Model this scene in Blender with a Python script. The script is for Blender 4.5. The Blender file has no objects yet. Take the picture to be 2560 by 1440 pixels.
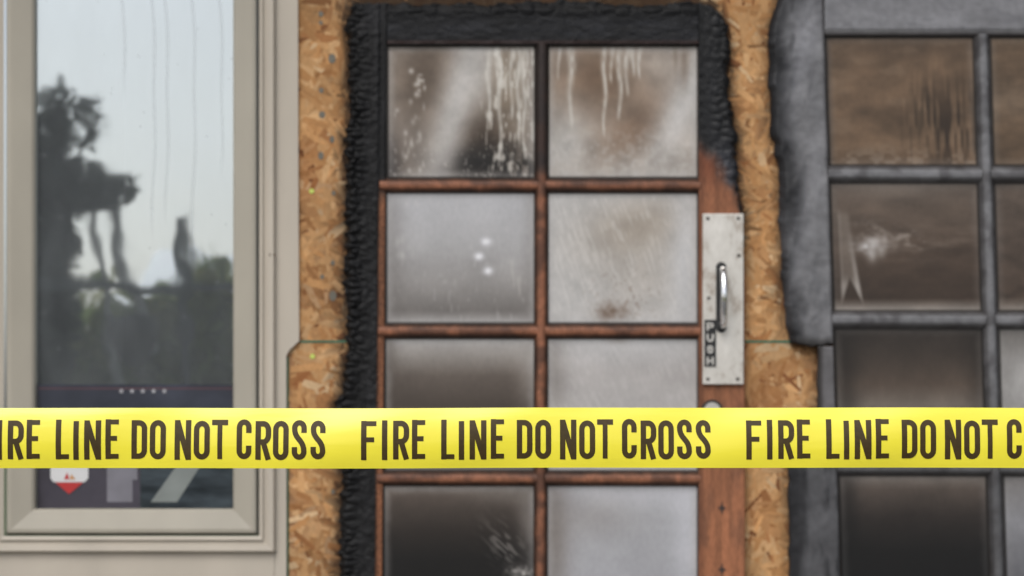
import bpy, math, random
import numpy as np
from mathutils import Vector
random.seed(7); rng=np.random.default_rng(11)
S=0.00092; ZC=1.10; K=0.74
def X(px): return (np.asarray(px,dtype=float)-1280)*S
def Z(py): return ZC-(np.asarray(py,dtype=float)-1095)*S
def lin(c):
    c=np.asarray(c,dtype=float)/255.0
    c=np.clip(c,0,1)
    return np.where(c<=0.04045,c/12.92,((c+0.055)/1.055)**2.4)
def A(*c,k=None):
    v=lin(c)*(K if k is None else k); return (float(v[0]),float(v[1]),float(v[2]),1.0)
# ---------- noise -------------
def h2(ix,iy,s):
    n=(ix*374761393+iy*668265263+s*974634777)&0xffffffff
    n=((n^(n>>13))*1274126177)&0xffffffff
    return ((n^(n>>16))&0xffff)/65535.0
def vn(x,y,s=0):
    x=np.asarray(x,dtype=float);y=np.asarray(y,dtype=float)
    x,y=np.broadcast_arrays(x,y)
    ix=np.floor(x).astype(np.int64);iy=np.floor(y).astype(np.int64)
    fx=x-ix;fy=y-iy;fx=fx*fx*(3-2*fx);fy=fy*fy*(3-2*fy)
    a=h2(ix,iy,s);b=h2(ix+1,iy,s);c=h2(ix,iy+1,s);d=h2(ix+1,iy+1,s)
    return (a*(1-fx)+b*fx)*(1-fy)+(c*(1-fx)+d*fx)*fy
def fbm(x,y,o=4,s=0):
    r=0;a=.5;t=0
    x=np.asarray(x,dtype=float);y=np.asarray(y,dtype=float)
    for i in range(o):
        r=r+a*vn(x*2**i,y*2**i,s+i*17);t+=a;a*=.5
    return r/t
def worley(x,y,s=0):
    ix=np.floor(x).astype(np.int64);iy=np.floor(y).astype(np.int64)
    F1=np.full(x.shape,9.);F2=np.full(x.shape,9.)
    for dx in(-1,0,1):
        for dy in(-1,0,1):
            cx=ix+dx;cy=iy+dy
            qx=cx+.15+.7*h2(cx,cy,s);qy=cy+.15+.7*h2(cx,cy,s+5)
            d=np.hypot(x-qx,y-qy)
            F2=np.minimum(F2,np.maximum(F1,d));F1=np.minimum(F1,d)
    return F1,F2
def ss(a,b,x):
    t=np.clip((x-a)/(b-a),0,1);return t*t*(3-2*t)
def blob(px,py,cx,cy,sx,sy,ang=0):
    a=math.radians(ang);dx=px-cx;dy=py-cy
    u=dx*math.cos(a)+dy*math.sin(a);v=-dx*math.sin(a)+dy*math.cos(a)
    return np.exp(-.5*((u/sx)**2+(v/sy)**2))
def mix(c,m,c2):
    m=np.clip(m,0,1)[...,None];return c*(1-m)+np.array(c2,dtype=float)*m
# ---------- materials -----------
def newmat(name):
    m=bpy.data.materials.new(name);m.use_nodes=True
    nt=m.node_tree;b=nt.nodes['Principled BSDF'];return m,nt,b
def objcoord(nt,scale):
    tc=nt.nodes.new('ShaderNodeTexCoord');mp=nt.nodes.new('ShaderNodeMapping')
    nt.links.new(tc.outputs['Object'],mp.inputs[0]);mp.inputs['Scale'].default_value=scale
    return mp.outputs[0]
def vcmat(name,rough=.6,metal=0,spec=.5,nscale=(60,60,60),namt=.25,bump=.0,detail=5,transl=0):
    m,nt,b=newmat(name)
    at=nt.nodes.new('ShaderNodeAttribute');at.attribute_name='Col'
    nz=nt.nodes.new('ShaderNodeTexNoise');nz.inputs['Scale'].default_value=1;nz.inputs['Detail'].default_value=detail
    nt.links.new(objcoord(nt,nscale),nz.inputs['Vector'])
    mr=nt.nodes.new('ShaderNodeMapRange');mr.inputs[1].default_value=.25;mr.inputs[2].default_value=.75
    mr.inputs[3].default_value=1-namt;mr.inputs[4].default_value=1+namt
    nt.links.new(nz.outputs[0],mr.inputs[0])
    vm=nt.nodes.new('ShaderNodeVectorMath');vm.operation='SCALE'
    nt.links.new(at.outputs['Color'],vm.inputs[0]);nt.links.new(mr.outputs[0],vm.inputs['Scale'])
    nt.links.new(vm.outputs[0],b.inputs['Base Color'])
    b.inputs['Roughness'].default_value=rough;b.inputs['Metallic'].default_value=metal
    b.inputs['Specular IOR Level'].default_value=spec
    if transl>0:
        t=nt.nodes.new('ShaderNodeBsdfTranslucent');nt.links.new(vm.outputs[0],t.inputs[0]);mx=nt.nodes.new('ShaderNodeMixShader');mx.inputs[0].default_value=transl
        nt.links.new(b.outputs[0],mx.inputs[1]);nt.links.new(t.outputs[0],mx.inputs[2]);nt.links.new(mx.outputs[0],nt.nodes['Material Output'].inputs[0])
    if bump>0:
        bp=nt.nodes.new('ShaderNodeBump');bp.inputs['Strength'].default_value=bump;bp.inputs['Distance'].default_value=.003
        nt.links.new(nz.outputs[0],bp.inputs['Height']);nt.links.new(bp.outputs[0],b.inputs['Normal'])
    return m
def pmat(name,col,rough=.6,metal=0,spec=.5,nscale=(20,20,20),namt=.12,bump=0):
    m,nt,b=newmat(name)
    nz=nt.nodes.new('ShaderNodeTexNoise');nz.inputs['Scale'].default_value=1;nz.inputs['Detail'].default_value=6
    nt.links.new(objcoord(nt,nscale),nz.inputs['Vector'])
    r=nt.nodes.new('ShaderNodeValToRGB')
    r.color_ramp.elements[0].position=.3;r.color_ramp.elements[1].position=.7
    r.color_ramp.elements[0].color=[c*(1-namt) for c in col[:3]]+[1]
    r.color_ramp.elements[1].color=[min(1,c*(1+namt)) for c in col[:3]]+[1]
    nt.links.new(nz.outputs[0],r.inputs[0]);nt.links.new(r.outputs[0],b.inputs['Base Color'])
    b.inputs['Roughness'].default_value=rough;b.inputs['Metallic'].default_value=metal
    b.inputs['Specular IOR Level'].default_value=spec
    if bump>0:
        bp=nt.nodes.new('ShaderNodeBump');bp.inputs['Strength'].default_value=bump;bp.inputs['Distance'].default_value=.003
        nt.links.new(nz.outputs[0],bp.inputs['Height']);nt.links.new(bp.outputs[0],b.inputs['Normal'])
    return m
# ---------- mesh helpers ---------
col_=bpy.context.scene.collection
def empty(name,loc=(0,0,0)):
    e=bpy.data.objects.new(name,None);col_.objects.link(e);e.empty_display_size=.1;return e
def mk(name,v,f,mat,parent=None,cols=None,smooth=False):
    me=bpy.data.meshes.new(name)
    me.from_pydata([tuple(map(float,q)) for q in v],[],[tuple(map(int,q)) for q in f])
    if cols is not None:
        ca=me.color_attributes.new('Col','FLOAT_COLOR','POINT')
        cc=np.ones((len(v),4));cc[:,:3]=np.asarray(cols)[:,:3];ca.data.foreach_set('color',cc.ravel())
    if smooth: me.polygons.foreach_set('use_smooth',[True]*len(me.polygons))
    me.materials.append(mat);me.update()
    o=bpy.data.objects.new(name,me);col_.objects.link(o)
    if parent:o.parent=parent
    return o
def grid(name,px,py,dep,rgb,mat,parent,back=None,smooth=True,k=None):
    r,c=px.shape
    d=dep.copy()
    if back is not None:
        d[0,:]=back;d[-1,:]=back;d[:,0]=back;d[:,-1]=back
    v=np.stack([X(px),-d,Z(py)],-1).reshape(-1,3)
    i=np.arange(r*c).reshape(r,c)
    f=np.stack([i[:-1,:-1],i[1:,:-1],i[1:,1:],i[:-1,1:]],-1).reshape(-1,4)
    cols=lin(rgb).reshape(-1,3)*(K if k is None else k)
    return mk(name,v,f,mat,parent,cols,smooth)
def uvgrid(Lf,Rf,Tf,Bf,step):
    t0=float(np.min(Tf(np.array([0.]))));b0=float(np.max(Bf(np.array([0.]))))
    n=int((b0-t0)/step)+2;l0=float(Lf(np.array([t0+50]))[0]);r0=float(Rf(np.array([t0+50]))[0])
    m=max(4,int(abs(r0-l0)/step)+2)
    u=np.linspace(0,1,m)[None,:];v=np.linspace(0,1,n)[:,None]
    u=np.concatenate([[[0]],u,[[1]]],1);v=np.concatenate([[[0]],v,[[1]]],0)
    pyg=t0+(b0-t0)*v
    L=Lf(pyg);R=Rf(pyg);px=L+(R-L)*u
    T=Tf(px);B=Bf(px);py=T+(B-T)*v
    px=px+0*py
    px[:,0]-=.6;px[:,-1]+=.6;py[0,:]-=.6;py[-1,:]+=.6
    return px,py
def const(c): return lambda a: np.full(np.shape(a),float(c))
def box(name,x0,x1,y0,y1,z0,z1,mat,parent=None,bev=0):
    v=[(x,y,z) for x in(x0,x1) for y in(y0,y1) for z in(z0,z1)]
    f=[(0,1,3,2),(4,6,7,5),(0,4,5,1),(2,3,7,6),(0,2,6,4),(1,5,7,3)]
    o=mk(name,v,f,mat,parent)
    if bev>0:
        md=o.modifiers.new('b','BEVEL');md.width=bev;md.segments=3
    return o
def pbox(name,p0,p1,q0,q1,d0,d1,mat,parent=None,bev=0):
    return box(name,float(X(p0)),float(X(p1)),-d1,-d0,float(Z(q1)),float(Z(q0)),mat,parent,bev)

# ================= CAMERA =================
cam=bpy.data.cameras.new('camera');co=bpy.data.objects.new('camera',cam);col_.objects.link(co)
co.location=(0,-6.03,ZC);co.rotation_euler=(math.radians(90),0,0)
cam.sensor_width=36;cam.lens=36*6/(2560*S);cam.shift_y=375/2560
cam.clip_end=3000;cam.clip_start=.05
cam.dof.use_dof=True;cam.dof.focus_distance=3.3;cam.dof.aperture_fstop=8.8
bpy.context.scene.camera=co
sc=bpy.context.scene
sc.view_settings.view_transform='Standard';sc.view_settings.look='None';sc.view_settings.exposure=0
# ================= SKY + SUN ==============
w=bpy.data.worlds.new('World');sc.world=w;w.use_nodes=True;nt=w.node_tree
bg=nt.nodes['Background'];sky=nt.nodes.new('ShaderNodeTexSky');sky.sky_type='NISHITA';sky.sun_disc=False
EL=math.radians(48);AZ=math.radians(200)
sky.sun_elevation=EL;sky.sun_rotation=AZ;sky.air_density=1;sky.dust_density=3;sky.ozone_density=1
hs=nt.nodes.new('ShaderNodeHueSaturation');hs.inputs['Saturation'].default_value=.42
nt.links.new(sky.outputs[0],hs.inputs['Color']);nt.links.new(hs.outputs[0],bg.inputs[0]);bg.inputs[1].default_value=.148
sl=bpy.data.lights.new('sun','SUN');sl.energy=1.45;sl.angle=math.radians(32);sl.color=(1,.985,.96)
so=bpy.data.objects.new('sun',sl);col_.objects.link(so)
sd=Vector((math.sin(AZ)*math.cos(EL),math.cos(AZ)*math.cos(EL),math.sin(EL)))
so.rotation_euler=sd.to_track_quat('Z','Y').to_euler();so.location=(0,-10,12)

# ================= MATERIALS ==============
m_char=vcmat('charred_wood',rough=.6,spec=.25,nscale=(160,160,160),namt=.5,bump=.6)
m_wood=vcmat('stained_wood',rough=.5,spec=.3,nscale=(220,60,60),namt=.25,bump=.2)
m_gray=vcmat('gray_paint',rough=.5,spec=.35,nscale=(60,60,60),namt=.16,bump=.2)
m_soot=vcmat('sooty_glass',rough=.42,spec=.4,nscale=(120,120,70),namt=.07)  # pane colours hold soot and painted sky reflection
m_osb=vcmat('osb_flakes',rough=.75,spec=.15,nscale=(120,60,70),namt=.12,bump=.25)
m_trim=pmat('window_trim',A(206,196,181),.55,nscale=(8,8,3),namt=.06)
m_sash=pmat('window_sash',A(186,179,164),.45,nscale=(9,9,4),namt=.06)
m_dark=pmat('dark_gap',(.02,.018,.016),.8)

lp=np.array([[-40,884],[0,880],[30,868],[70,862],[120,872],[200,866],[270,876],[350,860],[420,866],[520,862],[620,866],[700,858],[800,866],[900,862],[980,852],[1010,832],[1060,848],[1180,852],[1300,848],[1440,845],[2190,850]],float)
rp=np.array([[-40,1775],[8,1785],[20,1800],[50,1814],[100,1820],[200,1823],[290,1832],[330,1842],[370,1838],[430,1846],[500,1850],[530,1860],[560,1858],[650,1858],[680,1862],[2190,1862]],float)
glp=np.array([[-60,1952],[0,1945],[30,1934],[60,1925],[130,1926],[200,1922],[330,1928],[400,1945],[500,1950],[700,1955],[780,1966],[850,1974],[866,1980],[868,2046],[1120,2046],[1126,1972],[2200,1992]],float)
# ================= OSB WALL ===============
osb=empty('osb_wall')
pbox('sheathing',700,3700,-1190,2290,-.02,0,pmat('osb_base',A(186,138,94),.8,nscale=(30,30,30),namt=.3),osb)
pal=[((211,164,114),6),((217,174,126),3.5),((206,156,105),5),((192,142,93),2.8),((176,124,80),1.4),((144,96,62),.55),((222,188,146),1.0)]
pc=[p[0] for p in pal];pw=np.array([p[1] for p in pal],float);pw/=pw.sum()
V=[];F=[];C=[]
def flakes(x0,x1,y0,y1,n):
    for i in range(n):
        cx=random.uniform(x0,x1);cy=random.uniform(y0,y1)
        l=random.uniform(16,54);wd=random.uniform(3.5,11)
        a=random.gauss(0,1)*.9+ (math.pi/2 if random.random()<.35 else 0.3)
        base=np.array(pc[rng.choice(len(pc),p=pw)],float)
        n0=float(fbm(cx/90.,cy/110.,3,5));base=base*(.80+.38*n0)*random.uniform(.96,1.04)
        n1=float(fbm(cx/45.,cy/45.,2,15));base=base*(1-.17*max(0,min(1,(n1-.56)*6))*np.array([.8,1.1,1.3]))
        d=random.uniform(.0006,.0024);ca,sa=math.cos(a),math.sin(a)
        pts=[(-l,-wd*random.uniform(.3,1)),(-l*.3,-wd*random.uniform(.8,1.2)),(l*.4,-wd*random.uniform(.7,1.2)),(l,-wd*random.uniform(.2,1)),
             (l*random.uniform(.8,1),wd*random.uniform(.3,1)),(l*.2,wd*random.uniform(.8,1.2)),(-l*.4,wd*random.uniform(.8,1.2)),(-l*random.uniform(.8,1.1),wd*random.uniform(.3,1))]
        b=len(V);tx=random.uniform(-.0004,.0004)
        for k_,(u,v) in enumerate(pts):
            qx=cx+u*ca-v*sa;qy=cy+u*sa+v*ca
            V.append((float(X(qx)),-(d+tx*u/l),float(Z(qy))))
            e1=np.interp(qy,lp[:,0],lp[:,1])-qx; e2=qx-np.interp(qy,rp[:,0],rp[:,1]); e3=np.interp(qy,glp[:,0],glp[:,1])-qx
            nn=16*float(vn(qx/25.,qy/25.,66))
            s1=(1-min(1,max(0,(e1-nn)/16)))*.75 if qx<1300 else 0
            s2=(1-min(1,max(0,(e2-nn)/12)))*.7*(1 if qy<640 else .2) if qx>1300 else 0
            s3=(1-min(1,max(0,(e3-nn)/10)))*.45 if qx>1300 else 0
            s4=(1-min(1,max(0,(10-qy)/16)))*.7 if (850<qx<1810 and qy<60) else 0
            so_=max(s1,s2,s3,s4)
            C.append(lin(base*(1.01 if k_%3 else .97)*(1-so_)+np.array([40,32,27])*so_)*K)
        F.append(tuple(range(b+7,b-1,-1)))
flakes(745,990,-350,2280,6200);flakes(1745,2120,-350,2280,8200);flakes(990,1745,-350,60,1500);flakes(2120,3600,-350,40,1500)
flakes(2960,3680,0,2280,3500)
mk('flake_strands',V,F,m_osb,osb,C)
m_green=pmat('osb_edge_seal',(.03,.13,.08),.7)
pbox('panel_seam',748,2060,850,855.5,.0031,.0036,m_green,osb)
pbox('panel_edge',715,719,890,2200,.0031,.0036,m_green,osb)
m_nail=pmat('nail_heads',(.13,.12,.095),.5)
def disc(name,px,py,rx,ry,d,mat,parent,th=.001,n=20,dome=0):
    v=[(float(X(px)),-(d+th+dome),float(Z(py)))];
    for rr,dd in((1,d+th),(1.02,d-.001)):
        for i in range(n):
            a=2*math.pi*i/n;v.append((float(X(px+rx*rr*math.cos(a))),-dd,float(Z(py+ry*rr*math.sin(a)))))
    f=[(0,1+i,1+(i+1)%n) for i in range(n)]+[(1+i,1+n+i,1+n+(i+1)%n,1+(i+1)%n) for i in range(n)]
    return mk(name,v,f,mat,parent)
for i,(a,b,r0,r1) in enumerate([(800,30,6,7),(800,52,5,5),(828,142,9,12),(801,222,6,7),(803,283,8,9),(828,345,6,9),(800,386,7,10),(832,480,5,6),(830,655,5,7),(803,690,5,6),(830,738,9,13),(806,1060,6,7),(830,1230,5,6)]):
    disc('nail_%d'%i,a,b,r0,r1,.0028,m_nail,osb,th=.0006)
m_lime=pmat('chalk_dot',(.5,.6,.12),.6)
disc('chalk_dot_1',777,475,6,6,.0034,m_lime,osb);disc('chalk_dot_2',779,890,6,6,.0034,m_lime,osb)

# ================= WINDOW =================
win=empty('window')
gx0,gx1,gy0,gy1=85,580,-330,1272
prof=[(0,-.012,0),(1.5,.016,0),(7,.021,0),(50,.030,0),(58,.029,0),(61,.022,0),(62,-.004,0),(66,-.004,0),(67,.022,1),(76,.025,1),(77,.018,1),(88,.019,1),(89,.027,1),(103,.029,1),(106,.024,1),(108,.002,1)]
for lo,hi,mat,nm in((0,7,m_sash,'sash'),(6,8,m_dark,'sash_gap'),(8,16,m_trim,'frame')):
    v=[];f=[]
    for e,d,_ in prof[lo:hi]:
        ey=e*1.02
        for a,b in((gx0-e*1.15,gy0-ey),(gx1+e,gy0-ey),(gx1+e,gy1+ey),(gx0-e*1.15,gy1+ey)): v.append((float(X(a)),-d,float(Z(b))))
    for j in range(hi-lo-1):
        for i in range(4):
            f.append((j*4+i,(j+1)*4+i,(j+1)*4+(i+1)%4,j*4+(i+1)%4))
    mk(nm,v,f,mat,win)
def poly(name,pts,d0,d1,mat,parent):
    n=len(pts);v=[(float(X(a)),-d1,float(Z(b))) for a,b in pts]+[(float(X(a)),-d0,float(Z(b))) for a,b in pts]
    f=[tuple(range(n))]+[(i,i+n,(i+1)%n+n,(i+1)%n) for i in range(n)]
    return mk(name,v,f,mat,parent)
poly('casing_side',[(684,-460),(684,1384),(684,1700),(714,1700),(714,888),(722,874),(746,852),(744,400),(742,-460)],0,.0115,m_trim,win)
poly('casing_bottom',[(-60,1378),(-60,1700),(683.5,1700),(683.5,1378)],0,.0135,m_trim,win)
poly('casing_top',[(-60,-460),(-60,-434),(683.5,-434),(683.5,-460)],0,.0135,m_trim,win)
poly('casing_far_side',[(-60,-434),(-60,1378),(-36,1378),(-36,-434)],0,.0135,m_trim,win)
m_line=pmat('dark_line',(.16,.14,.12),.8)  # dark tone for the thin casing edge and mitre lines
pbox('dark_line_1',-36,690,1379,1382,.0136,.0142,m_line,win)
for nm,(a,b),(c_,d_) in (('mitre_right',(583,1275),(637,1331)),('mitre_left',(80,1276),(16,1331))):
    n_=np.array([-(d_-b),c_-a],float);n_/=np.linalg.norm(n_);n_*=.9
    q=[(a+n_[0],b+n_[1]),(a-n_[0],b-n_[1]),(c_-n_[0],d_-n_[1]),(c_+n_[0],d_+n_[1])]
    ds=[.0195,.0195,.0305,.0305]
    mk(nm,[(float(X(u)),-dd,float(Z(v_))) for (u,v_),dd in zip(q,ds)],[(0,1,2,3)],m_line,win)
disc('paint_chip',680,637,8,5,.0275,pmat('chip',(.12,.08,.05),.8),win,th=.0006)
gm,gn,gb=newmat('window_glass');gn.nodes.remove(gb)
out=gn.nodes['Material Output'];gl=gn.nodes.new('ShaderNodeBsdfGlossy');gl.inputs['Roughness'].default_value=.02;gl.inputs['Color'].default_value=(.89,.96,1,1)
tr=gn.nodes.new('ShaderNodeBsdfTransparent');tr.inputs[0].default_value=(.85,.9,.9,1)
mx=gn.nodes.new('ShaderNodeMixShader');mx.inputs[0].default_value=.62
df=gn.nodes.new('ShaderNodeBsdfDiffuse');df.inputs[0].default_value=(.38,.41,.43,1)
mx2=gn.nodes.new('ShaderNodeMixShader');at=gn.nodes.new('ShaderNodeAttribute');at.attribute_name='Col'
nz=gn.nodes.new('ShaderNodeTexNoise');nz.inputs['Scale'].default_value=5;bp=gn.nodes.new('ShaderNodeBump');bp.inputs['Strength'].default_value=.2;bp.inputs['Distance'].default_value=.002
tc=gn.nodes.new('ShaderNodeTexCoord');gn.links.new(tc.outputs['Object'],nz.inputs['Vector']);gn.links.new(nz.outputs[0],bp.inputs['Height']);gn.links.new(bp.outputs[0],gl.inputs['Normal'])
gn.links.new(tr.outputs[0],mx.inputs[1]);gn.links.new(gl.outputs[0],mx.inputs[2])
gn.links.new(at.outputs['Fac'],mx2.inputs[0]);gn.links.new(mx.outputs[0],mx2.inputs[1]);gn.links.new(df.outputs[0],mx2.inputs[2]);gn.links.new(mx2.outputs[0],out.inputs[0])
px,py=np.meshgrid(np.linspace(84,581,170),np.linspace(-331,1273,400))
wob=8*np.sin(py/130.)+4*np.sin(py/47.)
dirt_haze=np.zeros_like(px)
for x0_,y0_,y1_ in((375,-300,560),(408,-300,520),(476,-300,640),(545,-300,400),(300,-300,200)):
    dirt_haze+= .30*np.exp(-.5*((px-x0_-wob*.6-(py*.01))/2.2)**2)*ss(y1_+60,y1_-60,py)
dirt_haze+=.12+.12*fbm(px/70.,py/160.,4,9)+.5*(vn(px/5.,py/6.,31)>.975)*(vn(px/60.,py/60.,8)>.5)  # constant part includes a painted haze veil over the dirt
d3=np.clip(dirt_haze,0,.6)
v=np.stack([X(px),0*px+.004,Z(py)],-1).reshape(-1,3);i=np.arange(px.size).reshape(px.shape)
f=np.stack([i[:-1,:-1],i[1:,:-1],i[1:,1:],i[:-1,1:]],-1).reshape(-1,4)
mk('glass',v,f,gm,win,np.repeat(d3.reshape(-1,1),3,1),True)
m_room=pmat('room_wall',(.05,.05,.055),.9)
rx0,rx1,rz0,rz1=float(X(60)),float(X(605)),float(Z(1300)),float(Z(-360))
rm=[(rx0,.02,rz0),(rx1,.02,rz0),(rx1,.02,rz1),(rx0,.02,rz1),(rx0,1.5,rz0),(rx1,1.5,rz0),(rx1,1.5,rz1),(rx0,1.5,rz1)]
mk('room',rm,[(0,4,5,1),(1,5,6,2),(2,6,7,3),(3,7,4,0),(4,7,6,5)],m_room,win)
m_post=pmat('decal_navy',(.036,.040,.055),.25,nscale=(6,6,6),namt=.5)
m_pur=pmat('decal_plum',(.058,.053,.068),.25,nscale=(6,6,6),namt=.4)
pbox('decal_band',86,579,960,1030,-.0039,-.0033,m_post,win)
pbox('decal_field',86,345,1031,1271,-.0039,-.0033,m_pur,win)
pbox('decal_field_b',346,579,1031,1271,-.0039,-.0033,pmat('decal_slate',(.042,.052,.060),.12,nscale=(8,8,30),namt=.6),win)
m_white=pmat('decal_white',(.36,.36,.38),.7);m_red=pmat('decal_red',(.10,.04,.048),.7);m_pale=pmat('decal_gray',(.17,.165,.19),.5);m_pale2=pmat('decal_sage',(.19,.21,.20),.5)
pbox('decal_stripe',88,577,969,972,-.0032,-.0029,m_red,win)
for j in range(5):
    cx=298+j*27;v=[]
    for q in range(10):
        r=(7.5 if q%2==0 else 3.2);a=math.pi/2+q*math.pi/5;v.append((cx+r*math.cos(a),977-r*math.sin(a)))
    poly('star_%d'%j,v,-.0028,-.0025,m_white,win)
poly('numeral_one',[(262,1110),(262,1256),(326,1256),(326,1200),(338,1200),(338,1110)],-.0032,-.0027,m_pale,win)
poly('numeral_seven',[(360,1110),(360,1155),(440,1160),(372,1256),(438,1256),(500,1160),(500,1110)],-.0032,-.0027,m_pale2,win)
m_sw=pmat('sticker_white',(.60,.60,.60),.4,namt=.03);m_sr=pmat('sticker_red',(.42,.03,.03),.4);m_so=pmat('sticker_orange',(.5,.22,.05),.4)
poly('sticker',[(120,1150),(120,1196),(128,1206),(206,1206),(215,1196),(215,1150)],-.0024,-.0020,m_sw,win)
poly('sticker_tip',[(132,1206.5),(167,1236),(202,1206.5)],-.0024,-.0020,m_sr,win)
poly('sticker_mark',[(154,1199),(168,1199),(162,1181)],-.0019,-.0016,m_sr,win)
poly('sticker_mark_b',[(169,1199),(183,1199),(172,1186)],-.0019,-.0016,m_so,win)

# ================= SIDING WALL ============
sid=empty('siding_wall');m_sid=pmat('painted_siding',A(188,178,160),.6,nscale=(3,3,12),namt=.06)
zt=3.2;h=.16;v=[];f=[]
def board(x0,x1,z):
    b=len(v);v.extend([(x0,-.006,z+h),(x1,-.006,z+h),(x1,-.022,z),(x0,-.022,z),(x0,.0,z),(x1,.0,z)])
    f.extend([(b,b+3,b+2,b+1),(b+3,b+4,b+5,b+2)])
for j in range(20):
    z=j*h
    if z+h<=float(Z(1700))+.02 or z>=float(Z(-460))-.05: board(-5.0,float(X(716)),z)
    else: board(-5.0,float(X(-61)),z)
mk('siding_boards',v,f,m_sid,sid)
box('backing',-5,float(X(-62)),.0,.02,0,3.2,m_sid,sid);box('backing_low',float(X(-62)),float(X(699)),.0,.02,0,float(Z(1701)),m_sid,sid);box('backing_high',float(X(-62)),float(X(699)),.0,.02,float(Z(-461)),3.2,m_sid,sid)
rf=empty('roof');box('eave',-5.2,2.5,-.55,.8,3.2,3.36,pmat('eave_paint',A(170,162,150),.7),rf);box('gutter',-5.2,2.5,-.65,-.552,3.24,3.36,pmat('gutter_paint',A(200,196,188),.5),rf,.02)

# ================= BURNED DOOR ============
bd=empty('burned_door')
BOT=2180
def Lb(py):
    py=np.asarray(py,float);return np.interp(py,lp[:,0],lp[:,1])+9*(np.abs(np.sin(py/9.5+2.6*vn(py/40,py*0,3)))-.5)*(.2+1.3*vn(py/50,py*0+3,4))+15*(fbm(py/30,py*0+1,3,6)-.5)
def Rb(py):
    py=np.asarray(py,float);a=ss(560,480,py);return np.interp(py,rp[:,0],rp[:,1])+a*(22*(fbm(py/28,py*0+1,4,16)-.5)+5*(np.abs(np.sin(py/9.+3*vn(py/60,py*0,2)))-.5))
def Tb(px):
    px=np.asarray(px,float);return 9+26*(fbm(px/28,px*0+.5,4,41)-.5)-7*ss(1200,1300,px)*ss(1560,1480,px)
WC=np.array([158,104,74.])
def wood(px,py,s=0):
    g=fbm(px/9.,py/120.,4,60+s);c=np.zeros(px.shape+(3,))+WC*1.06;c*= (.76+.42*g)[...,None]
    c=mix(c,.35*ss(.5,.8,fbm(px/40,py/90,3,65+s)),(92,66,54))
    return c
def alli(px,py,sx,sy,s):
    wx=px/sx+.9*fbm(px/30,py/30,3,s);wy=py/sy+.9*fbm(px/40,py/25,3,s+3)
    a,b=worley(wx,wy,s);return ss(0,.45,b-a)
px,py=uvgrid(Lb,lambda p:966-(np.asarray(p,float)-112)*.009,Tb,const(BOT),3.2)
out_=ss(60,10,px-Lb(py))
al=alli(px,py,38,17,3)*(.35+.9*vn(px/50,py/70,51))
dep=.026+.011*al*out_+.005*fbm(px/12,py/12,3,9)-.010*ss(14,0,px-Lb(py))
dep=np.where(px>948-(py-112)*.006,.024,dep)
g=15+13*al*out_+26*(1-out_)*fbm(px/10,py/90,3,13)  # char crests coloured lighter as painted highlights
c=np.stack([g,g,g*1.06],-1)
bead=ss(948,953,px+(py-112)*.009)*ss(430,520,py+40*fbm(px/8,py/60,2,77)-20)
c=c*(1-bead[...,None])+wood(px,py)*bead[...,None]*.88
c=mix(c,.25*blob(px,py,940,40,30,30),(90,90,95))
grid('stile_charred',px,py,dep,c,m_char,bd,0.0)
px,py=uvgrid(const(967.5),const(1747),Tb,const(112),3.5)
al=alli(px,py,40,26,23);e=ss(50,15,py)*(.3+.9*vn(px/60,py/20,52))
dep=.024+.005*al*e+.003*fbm(px/20,py/10,3,19)-.008*ss(24,10,py)
g=17+8*al*e+36*ss(20,60,py)*fbm(px/60,py/14,4,28);c=np.stack([g*.98,g,g*1.1],-1)
c=mix(c,ss(98,104,py)*.6,(70,42,36));c=mix(c,ss(106,109,py)*.8,(15,13,12))
grid('rail_top',px,py,dep,c,m_char,bd,0.0)
px,py=uvgrid(const(1747.6),Rb,Tb,const(BOT),3.2)
lim=345+(px-1750)*1.55+55*(fbm(px/14,py/30,4,8)-.5)
ch=ss(40,-34,py-lim)
ch=np.maximum(ch,ss(16,2,Rb(py)-px+8*(vn(py/9,px*0,4)-.5))*ss(690,600,py))
al=alli(px,py,28,24,43)*(.2+.8*vn(px/40,py/60,53))*ss(1765,1800,px)
dep=.030+ch*(.0035*al-.006+.003*fbm(px/10,py/14,3,8))-.008*ss(12,0,Rb(py)-px)*ch
g=14+10*al+48*blob(px,py,1812,440,26,60)+14*blob(px,py,1775,240,18,140);cc=np.stack([g*.97,g,g*1.12],-1)
c=wood(px,py,5)*(.92+.12*ss(1000,1300,py))[...,None]
c=mix(c,.6*blob(px,py,1770,400,60,45),(120,64,42))
c=mix(c,ss(1764,1752,px)*.35,(84,50,36))
c=c*(1-ch[...,None])+cc*ch[...,None]
grid('stile_right',px,py,dep,c,m_wood,bd,0.0)
px,py=uvgrid(const(955),const(1747),const(1912),const(BOT),8);grid('rail_bottom',px,py,0*px+.028,wood(py,px,9),m_wood,bd,0.0)
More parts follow.
